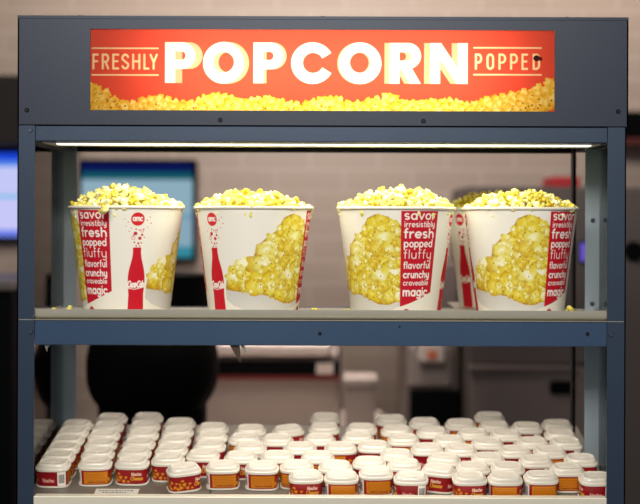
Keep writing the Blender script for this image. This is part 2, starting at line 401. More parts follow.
# ------------------------------------------------------------------ cup wrap artwork; 1 unit = 2 mm
CUPW = 104.0; CUPH = 16.0
def make_cup_canvas(seed=0):
    cv = Canvas(0, 0, CUPW, CUPH, 330, 52, lin(150, 16, 27))
    org, yel, red, wht = lin(206, 126, 20), lin(240, 186, 60), lin(160, 18, 30), lin(240, 234, 224)
    rnd = random.Random(5)
    # 0-33 front art, 33-52 side: dark red name panel, 52-60 barcode, 60-62 red strip, 62-90 orange facts panel, 90-104 chips
    cv.poly([(33, 0), (53, 0), (53, 16), (33, 16)], lin(136, 10, 22))
    cv.strokes(word_segs('Nacho', 37, 49, 11.6, 2.4, .3), .7, lin(232, 170, 160))
    cv.poly([(53, 0), (62, 0), (62, 16), (53, 16)], wht)
    x = 54.4
    while x < 60.6:
        w = rnd.choice((.35, .5, .8)); cv.poly([(x, 3), (x + w, 3), (x + w, 13), (x, 13)], lin(50, 46, 50)); x += w + rnd.choice((.35, .5))
    cv.poly([(65, 1.6), (91, 1.6), (91, 15), (65, 15)], org)
    for k, y in enumerate((4, 5.8, 7.6, 9.4, 11.2)):
        x = 67
        while x < 87.5:
            l = rnd.uniform(1, 3.2); cv.strokes([(x, y, min(x + l, 89), y)], .55, lin(176, 88, 20)); x += l + .9
    cv.strokes(word_segs('nacho cheese', 69, 88, 13.8, 1, .3), .45, lin(120, 50, 18))
    def chip(cx, cy, r, a):
        pts = [(cx + r * math.cos(a + q), cy + .8 * r * math.sin(a + q)) for q in (0, .5, 2.0, 2.3, 4.0, 4.4)]
        cv.poly(pts, lin(200, 120, 20)); cv.disc(cx - .2, cy - .3, r * .4, lin(222, 150, 40))
    for cx, cy, r in ((92.5, 11, 3.2), (96, 7, 2.6), (95, 13.5, 2.8), (100, 12, 2.8), (101.5, 7.5, 2.0), (2, 12.5, 3.4), (6, 9, 3.0), (4, 5, 2.4), (9.5, 13, 2.8), (12, 8.6, 2.2), (.6, 8.4, 2.2), (103, 13.8, 2.4), (14.6, 13.4, 2)):
        chip(cx, cy, r, rnd.uniform(0, 6))
    cv.strokes(word_segs('Nacho', 18, 28.5, 6.4, 2.1, .25, .2), .7, lin(240, 206, 180))
    cv.strokes(word_segs('Cheese', 17, 30, 11.6, 2.4, .25, .2), .8, lin(226, 166, 50))
    return cv

# =================================================================== THE ROOM
WY = 3.0
bm = bmesh.new(); box(bm, -4.2, 4.2, -.9, WY, -.06, 0); 
M['floor'] = mat('brown_floor_tile', lin(88, 76, 68), .5, var=.1)
struct('floor', bm, M['floor'])
def tile_mat():
    m = bpy.data.materials.new('beige_glazed_tile'); m.use_nodes = True; nt = m.node_tree; b = nt.nodes['Principled BSDF']
    tc = nt.nodes.new('ShaderNodeTexCoord'); mp = nt.nodes.new('ShaderNodeMapping'); mp.inputs['Rotation'].default_value = (PI / 2, 0, 0)
    br = nt.nodes.new('ShaderNodeTexBrick'); br.inputs['Scale'].default_value = 1.0
    br.inputs['Brick Width'].default_value = .30; br.inputs['Row Height'].default_value = .10; br.inputs['Mortar Size'].default_value = .006
    br.inputs['Color1'].default_value = lin(196, 176, 162); br.inputs['Color2'].default_value = lin(191, 171, 157); br.inputs['Mortar'].default_value = lin(208, 190, 178)
    nt.links.new(tc.outputs['Object'], mp.inputs[0]); nt.links.new(mp.outputs[0], br.inputs['Vector']); nt.links.new(br.outputs['Color'], b.inputs['Base Color'])
    b.inputs['Roughness'].default_value = .35; return m
M['tile'] = tile_mat()
struct('wall_back', BX(-4.2, 4.2, WY, WY + .12, 0, 3.0), M['tile'])
M['wall'] = mat('warm_grey_paint', lin(150, 134, 124), .8, var=.05)
struct('wall_left', BX(-4.3, -4.2, -.9, WY + .12, 0, 3.0), M['wall'])
struct('wall_right', BX(4.2, 4.3, -.9, WY + .12, 0, 3.0), M['wall'])
M['ceil'] = mat('dark_ceiling_paint', lin(90, 82, 78), .9)
struct('ceiling', BX(-4.3, 4.3, -.9, WY + .12, 3.0, 3.08), M['ceil'])

def wbox(px0, px1, py0, py1, Y, Y2, bev=.01, z0=None):
    return BX(XX(px0, Y), XX(px1, Y), Y, Y2, ZZ(py1, Y) if z0 is None else z0, ZZ(py0, Y), bev)
# screens on the back wall
def screen(px0, px1, py0, py1, Y, label, bands, strength):
    t = thing('menu_screen', label, 'screen', at((px0 + px1) / 2, py1, Y), None)
    inv = -Vector(t.location)
    f = wbox(px0, px1, py0, py1, Y, Y + .06, .006); bmesh.ops.translate(f, verts=f.verts, vec=inv)
    link('screen_frame', f, M['dark'], t)
    br = BX(-.12, .12, .05, WY - Y, .2, .35); link('wall_bracket', br, M['dark'], t)
    H, W = 90, 60
    xs = np.linspace(px0 + 3.5, px1 - 3.5, W); ys = np.linspace(py0 + 4, py1 - 4, H)
    Pn = np.zeros((H, W, 3)); C = np.zeros((H, W, 3)); rnd = random.Random(int(px0) + 99)
    for i, y in enumerate(ys):
        for j, x in enumerate(xs):
            Pn[i, j] = at(x, y, Y - .001) + inv; v = (y - ys[0]) / (ys[-1] - ys[0])
            c = bands[-1][1]
            for lim, cc in bands:
                if v <= lim: c = cc; break
            C[i, j] = c[:3]
    me = grid_mesh('screen_display', Pn, C)
    m = bpy.data.materials.new('lit_screen'); m.use_nodes = True; nt = m.node_tree
    a = nt.nodes.new('ShaderNodeAttribute'); a.attribute_name = 'print'; e = nt.nodes.new('ShaderNodeEmission'); e.inputs[1].default_value = strength
    nt.links.new(a.outputs[0], e.inputs[0]); nt.links.new(e.outputs[0], nt.nodes['Material Output'].inputs[0])
    link('screen_display', me, m, t)
screen(78, 196, 160, 262, 2.86, 'wide wall screen with blue top band behind the leftmost popcorn bucket', [(.10, lin(14, 26, 92)), (.17, lin(24, 96, 110)), (.55, lin(156, 190, 208)), (.58, lin(110, 165, 190)), (.88, lin(150, 184, 204)), (1, lin(60, 150, 170))], .8)
screen(-70, 24, 150, 242, 2.86, 'wall screen glowing lavender blue at the far left of the cabinet', [(.10, lin(30, 70, 215)), (.16, lin(90, 140, 235)), (.5, lin(196, 200, 246)), (.54, lin(120, 190, 235)), (.92, lin(200, 200, 248)), (1, lin(110, 130, 235))], 1.0)
# dark housings high on the wall
M['brown'] = mat('dark_brown_panel', lin(30, 22, 20), .7)
tag(link('wall_cupboard', wbox(-70, 70, 76, 146, 2.7, WY, .01), M['brown']), 'black-brown wall box above the lavender screen, far left', 'cupboard')
t = thing('wall_cupboard', 'black wall box with dark red lower edge right of the sign header', 'cupboard', at(680, 143, 2.7))
inv = -Vector(t.location)
b_ = wbox(612, 760, 110, 137, 2.7, WY, .01); bmesh.ops.translate(b_, verts=b_.verts, vec=inv); link('box_body', b_, M['dark'], t)
b_ = wbox(612, 760, 137.2, 143, 2.69, WY, .004); bmesh.ops.translate(b_, verts=b_.verts, vec=inv); link('red_trim', b_, mat('dark_red_trim', lin(96, 26, 24), .6), t)

def group_boxes(name, label, cat, base, parts, Z0=None):
    t = thing(name, label, cat, base); inv = -Vector(base)
    for pn, bm_, m_ in parts:
        bmesh.ops.translate(bm_, verts=bm_.verts, vec=inv); link(pn, bm_, m_, t)
    return t
M['taupe'] = mat('taupe_steel', lin(126, 112, 106), .5, .2, var=.04)
M['taupe2'] = mat('dark_taupe_steel', lin(96, 86, 82), .5, .2)
M['pale'] = mat('pale_laminate', lin(214, 198, 188), .5)
M['grey'] = mat('warm_grey_laminate', lin(150, 136, 128), .6)
# tall steel cabinet right
Yc = 2.0
group_boxes('steel_cabinet', 'tall brown-grey steel cabinet behind the rightmost bucket and cups', 'cabinet', (XX(580, Yc), Yc + .3, 0), [
    ('cabinet_body', BX(XX(466, Yc), XX(760, Yc), Yc, Yc + .6, .0, ZZ(186, Yc), .01), M['taupe2']),
    ('cabinet_door', BX(XX(470, Yc), XX(612, Yc), Yc - .02, Yc - .001, .1, ZZ(366, Yc), .006), M['taupe']),
    ('cabinet_door', BX(XX(470, Yc), XX(612, Yc), Yc - .02, Yc - .001, ZZ(363, Yc), ZZ(190, Yc), .006), M['taupe2']),
    ('cabinet_door', BX(XX(616, Yc), XX(756, Yc), Yc - .02, Yc - .001, .1, ZZ(190, Yc), .006), M['taupe2']),
    ('door_handle', BX(XX(549, Yc), XX(573, Yc), Yc - .04, Yc - .021, ZZ(392, Yc), ZZ(379, Yc), .006), M['dark']),
    ('drip_ledge', BX(XX(468, Yc), XX(575, Yc), Yc - .05, Yc - .021, ZZ(368, Yc), ZZ(363.5, Yc), .002), M['taupe'])])
tb = bmesh.new(); disc(tb, at(634, 250, Yc - .04), .034, .03, 'y', 24)
tag(link('round_knob_plate', tb, M['dark']), 'round black disc on the cabinet face just right of the post', 'disc')
bm = wbox(551, 580, 176, 186, Yc + .05, Yc + .25, .006, z0=ZZ(186, Yc))
tag(link('red_box', bm, mat('red_carton', lin(190, 30, 40), .6)), 'small red box lying on top of the steel cabinet', 'box')
pb = group_boxes('purple_light', 'small violet glowing indicator screen on the steel cabinet', 'light', (XX(583, Yc), Yc - .021, ZZ(262, Yc)), [
    ('light_housing', BX(XX(578, Yc), XX(590, Yc), Yc - .035, Yc - .021, ZZ(262, Yc), ZZ(240, Yc), .003), M['dark']),
    ('light_screen', BX(XX(579, Yc), XX(589, Yc), Yc - .037, Yc - .0355, ZZ(260, Yc), ZZ(242, Yc)), mat('violet_glow', lin(90, 70, 190), .5, emit=lin(100, 84, 200), estr=.7))])
# pale appliance, black fronted
Yd = 2.1
group_boxes('drink_machine', 'pale narrow machine with black lower front left of the steel cabinet', 'machine', (XX(432, Yd), Yd + .2, 0), [
    ('machine_body', BX(XX(404, Yd), XX(460, Yd), Yd, Yd + .5, 0, ZZ(262, Yd), .015), M['taupe']),
    ('machine_front', BX(XX(408, Yd), XX(452, Yd), Yd - .02, Yd - .001, ZZ(386, Yd), ZZ(345, Yd), .01), M['grey']),
    ('spout_panel', BX(XX(418, Yd), XX(444, Yd), Yd - .05, Yd - .021, ZZ(361, Yd), ZZ(340, Yd), .008), M['pale']),
    ('indicator_label', BX(XX(427, Yd), XX(436, Yd), Yd - .055, Yd - .051, ZZ(357, Yd), ZZ(349, Yd)), mat('orange_label', lin(214, 110, 60), .6)),
    ('black_front', BX(XX(410, Yd), XX(460, Yd), Yd - .03, Yd - .001, ZZ(440, Yd), ZZ(389, Yd), .008), M['dark'])])
# back counter with warmer and box
zc_ = ZZ(412, 2.4)
group_boxes('back_counter', 'pale back counter whose lit top shows just beyond the cups', 'counter', (XX(270, 2.0), 2.0, 0), [
    ('counter_top', BX(XX(150, 1.5), XX(392, 1.5), 1.5, 2.45, zc_ - .04, zc_, .008), M['pale']),
    ('counter_body', BX(XX(152, 1.5), XX(390, 1.5), 1.55, 2.4, 0, zc_ - .041), M['grey'])])
Ye = 1.95
group_boxes('food_warmer', 'grey counter unit with pale top and black and red band on the back counter', 'warmer', (XX(272, Ye), Ye + .2, zc_), [
    ('warmer_body', BX(XX(206, Ye), XX(340, Ye), Ye, Ye + .4, zc_, ZZ(379, Ye), .006), M['grey']),
    ('black_band', BX(XX(198, Ye), XX(341, Ye), Ye - .03, Ye + .4, ZZ(374.5, Ye), ZZ(361, Ye), .004), M['dark']),
    ('red_trim', BX(XX(198, Ye), XX(341, Ye), Ye - .032, Ye + .4, ZZ(379, Ye), ZZ(374.7, Ye), .002), mat('deep_red_trim', lin(110, 26, 26), .6)),
    ('upper_panel', BX(XX(203, Ye), XX(338, Ye), Ye, Ye + .4, ZZ(360.8, Ye), ZZ(355, Ye)), M['grey']),
    ('warmer_top', BX(XX(200, Ye), XX(331, Ye), Ye - .05, Ye + .4, ZZ(354.8, Ye), ZZ(343, Ye), .01), M['pale']),
    ('light_badge', BX(XX(317, Ye), XX(334, Ye), Ye - .04, Ye - .031, ZZ(373, Ye), ZZ(362, Ye), .004), M['pale'])])
group_boxes('storage_box', 'pale square box with lid standing right of the grey counter unit', 'box', (XX(360, 1.8), 1.9, zc_), [
    ('box_body', BX(XX(346, 1.8), XX(376, 1.8), 1.8, 1.98, zc_, ZZ(388, 1.8), .006), M['grey']),
    ('box_lid', BX(XX(344, 1.8), XX(378, 1.8), 1.79, 1.99, ZZ(387.8, 1.8), ZZ(379, 1.8), .006), M['grey'])])
# black rounded machine left
Yb = 1.0
bm = bmesh.new()
bmesh.ops.create_uvsphere(bm, u_segments=40, v_segments=24, radius=1)
for v in bm.verts:
    for i, e in ((0, .85), (1, .85), (2, .8)):
        v.co[i] = math.copysign(abs(v.co[i]) ** e, v.co[i])
    v.co = Vector((v.co.x * .195, v.co.y * .2, v.co.z * .17))
t = thing('rounded_machine', 'big black round-sided machine standing behind the left cups', 'machine', (XX(140, Yb), Yb + .25, 0))
mb = link('machine_body', bm, M['dark'], t, (0, 0, ZZ(377, Yb))); smooth(mb, 60)
bm = bmesh.new(); disc(bm, (0, 0, .47), .162, .94, 'z', 32); link('machine_pedestal', bm, M['dark'], t)
bm = bmesh.new(); disc(bm, (0, 0, ZZ(315, Yb)), .172, .20, 'z', 40, .165); smooth(link('machine_hood', bm, M['dark'], t), 40)
bm = bmesh.new(); disc(bm, (0, 0, ZZ(315, Yb) + .112), .07, .022, 'z', 24, .05); link('machine_cap', bm, M['dark'], t)
# dark cupboard at far left
group_boxes('low_cupboard', 'black low cupboard with grey top beside the cabinet at the far left', 'cupboard', (XX(-40, 1.6), 1.9, 0), [
    ('cupboard_body', BX(XX(-150, 1.6), XX(12, 1.6), 1.6, 2.2, 0, ZZ(292, 1.6), .006), M['dark']),
    ('cupboard_top', BX(XX(-152, 1.6), XX(14, 1.6), 1.58, 2.22, ZZ(291.8, 1.6), ZZ(283, 1.6), .006), M['taupe2'])])

# =================================================================== DISPLAY CABINET
XL0, XL1 = XX(17.3, 0), XX(34.6, 0)
XR1, XR0 = XX(607.6, 0), XX(626, 0)
BY = .39                      # front face of the back posts
zH0, zH1 = ZZ(125.6, 0), ZZ(16.8, 0)
zR0 = ZZ(142, 0)
zS1, zS0 = ZZ(321, 0), ZZ(346, 0)
zB1 = ZZ(497, 0); zB0 = ZZ(512, 0)
cab = thing('display_cabinet', 'blue-grey metal display cabinet with lit red sign header and two open bays', 'display cabinet', ((XL0 + XR0) / 2, .2, zB0))
CB = Vector(cab.location)
def part(name, bm, m, parent=cab, sm=0):
    bmesh.ops.translate(bm, verts=bm.verts, vec=-CB)
    o = link(name, bm, m, parent)
    if sm: smooth(o)
    return o
# header: hollow box with a window for the sign
SX0, SX1, SZ1, SZ0 = XX(90, 0), XX(554, 0), ZZ(30, 0), ZZ(111, 0)
hx0, hx1 = XX(17.6, 0), XX(627.4, 0)
bm = bmesh.new(); tk = .003; HF = -.004
xs = [hx0, SX0, SX1, hx1]; zs = [zH0, SZ0, SZ1, zH1]
def ring_front(y):
    g = [[bm.verts.new((x, y, z)) for z in zs] for x in xs]
    return g
ga = ring_front(HF); gb = ring_front(HF + tk)
for i in range(3):
    for j in range(3):
        if i == 1 and j == 1: continue
        bm.faces.new([ga[i][j], ga[i + 1][j], ga[i + 1][j + 1], ga[i][j + 1]])
        bm.faces.new([gb[i][j], gb[i][j + 1], gb[i + 1][j + 1], gb[i + 1][j]])
for (a, b) in (((1, 1), (2, 1)), ((2, 1), (2, 2)), ((2, 2), (1, 2)), ((1, 2), (1, 1))):
    bm.faces.new([ga[a[0]][a[1]], ga[b[0]][b[1]], gb[b[0]][b[1]], gb[a[0]][a[1]]])
box(bm, hx0, hx0 + tk, HF, .42, zH0, zH1); box(bm, hx1 - tk, hx1, HF, .42, zH0, zH1)
box(bm, hx0, hx1, HF, .42, zH1 - tk, zH1); box(bm, hx0, hx1, .417, .42, zH0, zH1)
box(bm, hx0 + tk, hx1 - tk, HF + tk, .417, zH0, zH0 + tk)
box(bm, hx0, hx1, HF - .0012, HF, zH1 - .006, zH1)       # folded top lip
part('header_box', bm, M['header'])
# light trough inside the header behind the sign
bm = bmesh.new()
box(bm, SX0 - .06, SX1 + .06, .12, .123, zH0 + .004, zH1 - .004)
box(bm, SX0 - .06, SX1 + .06, .004, .12, zH0 + .004, zH0 + .006); box(bm, SX0 - .06, SX1 + .06, .004, .12, zH1 - .006, zH1 - .004)
part('light_trough', bm, M['inner'])
cv = make_sign_canvas()
XG, YG = np.meshgrid(cv.x, cv.y)
Pn = np.stack([(XG - PX) * .002 - CB.x, np.full(XG.shape, .0005) - CB.y, CZ - (YG - PY) * .002 - CB.z], -1)
sign = link('sign_panel', grid_mesh('sign_panel', Pn, cv.rgb), M['sign'], cab)
sign['label'] = 'backlit red sign reading FRESHLY POPCORN POPPED over a strip of popcorn'
bm = bmesh.new(); fw = .003
for a in ((SX0, SX1, SZ1 - fw, SZ1), (SX0, SX1, SZ0, SZ0 + fw), (SX0, SX0 + fw, SZ0, SZ1), (SX1 - fw, SX1, SZ0, SZ1)):
    pass
bm.free()
# rails
def rail(name, x0, x1, y0, y1, z0, z1, m='frame', bev=.0015):
    return part(name, BX(x0, x1, y0, y1, z0, z1, bev), M[m])
rail('top_rail', XL1, XR1, .002, .03, zR0, zH0 - .0015)
rail('back_rail', XL1, XR1, BY, BY + .02, ZZ(152.5, BY), ZZ(141, BY), 'screw')
rail('side_rail', XL0 + .002, XL0 + .03, .034, BY, zR0, zH0 - .001); rail('side_rail', XR0 - .03, XR0 - .002, .034, BY, zR0, zH0 - .001)
rail('shelf_rail', XL1, XR1, .002, .028, zS0, zS1, 'rail_reflect')
rail('shelf_back_rail', XL1, XR1, BY, BY + .02, zS0 + .03, zS1 - .002)
rail('rear_ledge', XX(452, .4), XX(545, .4), .292, .52, zS1 - .0015, zS1 + .0027, 'steel', 0)
rail('base_rail', XL1, XR1, -.002, .022, zB0, zB1, 'lit_metal')
rail('base_back_rail', XL1, XR1, BY + .09, BY + .1, zB0, zB1 + .05)
# L-section posts
def post(x_out, x_in, y_face, y_dir, z0, z1, m='frame'):
    bm = bmesh.new(); t = .0025; s = 1 if x_in > x_out else -1
    box(bm, min(x_out, x_in), max(x_out, x_in), min(y_face, y_face + t * y_dir), max(y_face, y_face + t * y_dir), z0, z1)
    xo = x_out; x2 = x_out + s * t
    box(bm, min(xo, x2), max(xo, x2), min(y_face, y_face + .035 * y_dir), max(y_face, y_face + .035 * y_dir), z0, z1)
    bmesh.ops.remove_doubles(bm, verts=bm.verts, dist=1e-5)
    return part('post', bm, M[m])
for xo, xi in ((XL0, XL1), (XR0, XR1)):
    post(xo, xi, 0, 1, zB0, zH0 - .0005)
    post(xo, xi, BY if xo < 0 else .232, 1, zB0 , zH0 - .0005, 'backpost_lit')
rail('corner_trim', XX(573, BY), XX(576, BY), BY, BY + .03, zB0, zH0 - .001, 'screw', 0)
# shelf plate and ledge
rail('shelf_plate', XL0 + .004, XR0 - .004, .029, BY, zS1 - .012, zS1 - .009, 'steel', 0)
rail('shelf_ledge', XL0 + .004, XR0 - .004, -.0005, .04, zS1 - .0002, zS1 + .0015, 'steel', 0)
# cabinet ceiling panel + lamp bars
rail('ceiling_panel', XL0 + .004, XR0 - .004, .034, BY, zR0 + .026, zR0 + .028, 'inner', 0)
l_ = part('lamp_housing', BX(XX(48, .1), XX(596, .1), .04, .17, zR0 - .002, zR0 + .025, .003), M['inner'])
l2 = part('lamp_diffuser', BX(XX(62, .1), XX(586, .1), .045, .075, zR0 - .0045, zR0 - .0022, .001), M['lamp'], None); l2.parent = l_
l3 = part('lower_lamp_housing', BX(XX(70, .1), XX(575, .1), .03, .12, zS0 + .012, zS0 + .028, .003), M['inner'])
l4 = part('lower_lamp_diffuser', BX(XX(80, .1), XX(566, .1), .031, .085, zS0 + .006, zS0 + .0118, .002), M['lamp'], None); l4.parent = l3
# glass sides
for xg in (XL0 + .0028, XR0 - .0058):
    rail('side_glass', xg, xg + .003, .036, BY - .0005, zS1 + .003, zR0 - .002, 'glass', 0)
    rail('side_glass', xg, xg + .003, .036, BY - .0005, zB1 + .01, zS0 + .0, 'glass', 0)
# screws
for px, py, y in ((220, 120.6, HF), (423, 121, HF), (617.5, 110.8, HF), (27, 111.5, HF)):
    bm = bmesh.new(); disc(bm, at(px, py, 0) + Vector((0, HF - .0012, 0)), .0048, .0024, 'y', 14, .0034); part('screw', bm, M['screw'])
for px, py in ((320.2, 333.6), (588, 333), (400, 326.2)):
    bm = bmesh.new(); disc(bm, at(px, py, 0) + Vector((0, .0008, 0)), .0036 if px != 400 else .0018, .0026, 'y', 14); part('screw', bm, M['screw'])
for px, py in ((30, 131.5), (31, 333), (605.5 + 6, 334), (33, 318)):
    bm = bmesh.new(); disc(bm, at(px, py, 0) + Vector((0, -.0015, 0)), .0052, .003, 'y', 6, .004); part('bolt', bm, M['bolt'], sm=0)
for px, py in ((593, 219.5), (592.5, 303)):
    bm = bmesh.new(); disc(bm, at(px, py, .232) + Vector((0, -.0015, 0)), .0055, .003, 'y', 12, .004); part('bolt', bm, M['bolt'])
for px in (78, 322, 567):
    bm = bmesh.new(); disc(bm, (XX(px, 0), .012, zH1 + .0015), .005, .003, 'z', 12, .003); part('top_screw', bm, M['screw'])
# small folded metal clips below the shelf rail
def clip(px0, px1, px2, py0, py1, Y, m):
    bm = bmesh.new()
    a = [at(px0, py0, Y), at(px1, py0, Y), at(px2 + .3, py1 - 4, Y), at(px2, py1, Y)]
    f = [bm.verts.new(p) for p in a]; g = [bm.verts.new(p + Vector((0, .002, 0))) for p in a]
    bm.faces.new(f); bm.faces.new(g[::-1])
    for i in range(4): bm.faces.new([f[i], g[i], g[(i + 1) % 4], f[(i + 1) % 4]])
    bmesh.ops.recalc_face_normals(bm, faces=bm.faces)
    part('hanging_clip', bm, m)
M['bronze'] = mat('bronze_metal', lin(110, 92, 78), .35, .8)
clip(229, 240, 241, 344, 363.5, .01, M['bronze']); clip(239.5, 244, 247, 344, 355, .012, M['steel'])
clip(44, 53, 47.5, 344, 353, .01, M['steel'])
# counter that carries the cabinet
cnt = group_boxes('front_counter', 'serving counter under the display cabinet, below the cups', 'counter', (0, .2, 0), [
    ('counter_body', BX(XL0 + .01, XR0 - .01, .03, .6, 0, zB0 - .03), mat('dark_counter_front', lin(60, 50, 48), .6)),
    ('counter_top', BX(XL0 - .002, XR0 + .002, 0, .64, zB0 - .0295, zB0 - .0005, .003), mat('dark_worktop', lin(38, 36, 38), .4))])

# =================================================================== POPCORN TRAY on the upper shelf
zT0 = zS1 + .0018; TH = .0195
def tray_mesh(x0, x1, y0, y1, h, lip, r=.02, th=.0012, round_bottom=.012):
    bm = bmesh.new()
    def loop(inset, z, rr):
        pts = []
        xa, xb, ya, yb = x0 + inset, x1 - inset, y0 + inset, y1 - inset
        for cx, cy, a0 in ((xb - rr, ya + rr, -90), (xb - rr, yb - rr, 0), (xa + rr, yb - rr, 90), (xa + rr, ya + rr, 180)):
            for k in range(7):
                a = math.radians(a0 + 15 * k); pts.append(bm.verts.new((cx + rr * math.cos(a), cy + rr * math.sin(a), z)))
        return pts
    prof = [(-lip, h, r + lip), (-lip, h - .002, r + lip), (0, h - .002, r)] if lip else [(0, h, r)]
    rb = round_bottom
    prof += [(0, rb, r)] + [(rb * (1 - math.cos(a)), rb * (1 - math.sin(a)), max(.004, r - rb * (1 - math.cos(a)) * .8)) for a in (.5, 1.0, PI / 2)]
    inner = [(i + th, max(z, th) if z < h - .001 else z, max(.003, q - th)) for i, z, q in prof if not (lip and i < 0)][::-1]
    if lip: inner += [(th, h, r - th)]
    loops = [loop(*q) for q in prof + []]
    il = [loop(*q) for q in inner]
    for seq in (loops, il):
        for A, B in zip(seq[:-1], seq[1:]):
            n = len(A)
            for i in range(n): bm.faces.new([A[i], A[(i + 1) % n], B[(i + 1) % n], B[i]])
    bm.faces.new(loops[-1]); bm.faces.new(il[0])
    A, B = il[-1], loops[0]; n = len(A)
    for i in range(n): bm.faces.new([A[i], A[(i + 1) % n], B[(i + 1) % n], B[i]])
    bmesh.ops.recalc_face_normals(bm, faces=bm.faces)
    return bm
def popcorn_tray_mesh():
    bm = tray_mesh(XL0 + .012, XR0 - .014, .008, .285, TH, 0, r=.025, round_bottom=.010)
    for v in bm.verts:                       # the back edge of this tray is low
        if v.co.y > .16 and v.co.z > .003: v.co.z = .003 + (v.co.z - .003) * max(.0, 1 - (v.co.y - .2) / .06) if v.co.y > .2 else v.co.z
    return bm
tr = link('popcorn_tray', popcorn_tray_mesh(), M['tray_steel'], None, (0, 0, zT0)); smooth(tr, 35)
tag(tr, 'long shallow steel tray on the upper shelf under the popcorn buckets', 'tray')
zFloor = zT0 + .0012

# =================================================================== BUCKETS
RT, RB, BH = .1225, .094, ZZ(208.6, .04) - zFloor
cvb = make_bucket_canvas()
nx, ny = len(cvb.x), len(cvb.y)
degs = cvb.x / UD; degs = degs[:-1]
rgb = cvb.rgb[:, :-1]
D2 = np.concatenate([degs, degs + 180]); RGB2 = np.concatenate([rgb, rgb], 1)
vv = cvb.y / 107.0
A = np.radians(D2)[None, :] ; V = vv[:, None]
R_ = RT + (RB - RT) * V
Pb = np.stack([R_ * np.sin(A), -R_ * np.cos(A), (BH * (1 - V)) + 0 * A], -1)
body_me = grid_mesh('bucket_wall', Pb, RGB2, wrap=True); body_me.materials.append(M['print'])
def lathe(prof, seg=96):
    bm = bmesh.new(); rows = []
    for r, z in prof: rows.append([bm.verts.new((r * math.sin(2 * PI * i / seg), -r * math.cos(2 * PI * i / seg), z)) for i in range(seg)])
    for A_, B_ in zip(rows[:-1], rows[1:]):
        for i in range(seg): bm.faces.new([A_[i], B_[i], B_[(i + 1) % seg], A_[(i + 1) % seg]])
    return bm, rows
bm, rows = lathe([(RT + .0032 * math.cos(a) + .0012, BH + .0032 * math.sin(a) + .0015) for a in np.linspace(-PI * .6, PI * 1.2, 12)])
rim_me = bpy.data.meshes.new('rim'); bm.to_mesh(rim_me); bm.free(); rim_me.materials.append(M['rim'])
for p in rim_me.polygons: p.use_smooth = True
bm, rows = lathe([(RT - .002, BH), (RB - .001, .006), (0.02, .006)])
bm.faces.new(rows[-1]); 
in_me = bpy.data.meshes.new('bucket_lining'); bm.to_mesh(in_me); bm.free(); in_me.materials.append(M['rim'])
for p in in_me.polygons: p.use_smooth = True

# popcorn pieces: knobbly kernels, nine shapes
def kernel(seed, r=.0122, sub=4):
    rnd = random.Random(seed); bm = bmesh.new(); bmesh.ops.create_icosphere(bm, subdivisions=sub, radius=1)
    lobes = []
    for k in range(rnd.choice((7, 8, 9))):
        d = Vector((rnd.gauss(0, 1), rnd.gauss(0, 1), rnd.gauss(0, 1))).normalized(); lobes.append((d * rnd.uniform(.5, .72), rnd.uniform(.27, .42)))
    for v in bm.verts:
        d = v.co.normalized(); best = .42
        for c, q in lobes:
            b = d.dot(c); disc_ = b * b - c.dot(c) + q * q
            if disc_ > 0: best = max(best, b + math.sqrt(disc_))
        n = noise.noise(d * 3.2 + Vector((seed, 0, 0))) * .09 + noise.noise(d * 7 + Vector((0, seed, 0))) * .05
        v.co = d * (best + n) * r
    me = bpy.data.meshes.new('popcorn'); bm.to_mesh(me); bm.free(); me.materials.append(M['popcorn'])
    for p in me.polygons: p.use_smooth = True
    return me
kern = [kernel(s + 1) for s in range(9)]
kern_lo = [kernel(s + 1, sub=3) for s in range(9)]
def rock(i, s, rnd):
    return Matrix.Rotation(rnd.uniform(0, 6.28), 4, 'Z') @ Matrix.Rotation(rnd.uniform(0, 6.28), 4, 'X') @ Matrix.Scale(s, 4)
def piece(loc, label, group, rnd, s=1):
    o = bpy.data.objects.new('popcorn_piece', rnd.choice(kern)); COL.objects.link(o)
    o.location = loc; o.rotation_euler = (rnd.uniform(0, 6.28), rnd.uniform(0, 6.28), rnd.uniform(0, 6.28)); o.scale = (s, s, s)
    return tag(o, label, 'popcorn', group)
BK = [  # centre px at the rim, Y, bottle heading (deg), heap height, skew, label
    (127.0, .165, 11, .036, -.35, 'white popcorn bucket with centred red cola bottle, leftmost on the shelf', 'leftmost'),
    (253.8, .148, -46, .026, -.2, 'white popcorn bucket with bottle at its left edge, second from left', 'second'),
    (396.0, .146, 74, .034, .2, 'white popcorn bucket with red word panel right of centre, third from left', 'third'),
    (520.3, .152, 100.5, .029, .1, 'white popcorn bucket with word panel at its right edge, rightmost on the shelf', 'rightmost'),
]
FILLR = RT - .004
def heap_h(r, ang, h, skew, seed):
    t = r / FILLR
    return h * (1 - t ** 2.2) * (1 + skew * t * math.sin(ang)) + .004 * noise.noise(Vector((r * math.cos(ang) * 28, r * math.sin(ang) * 28, seed)))
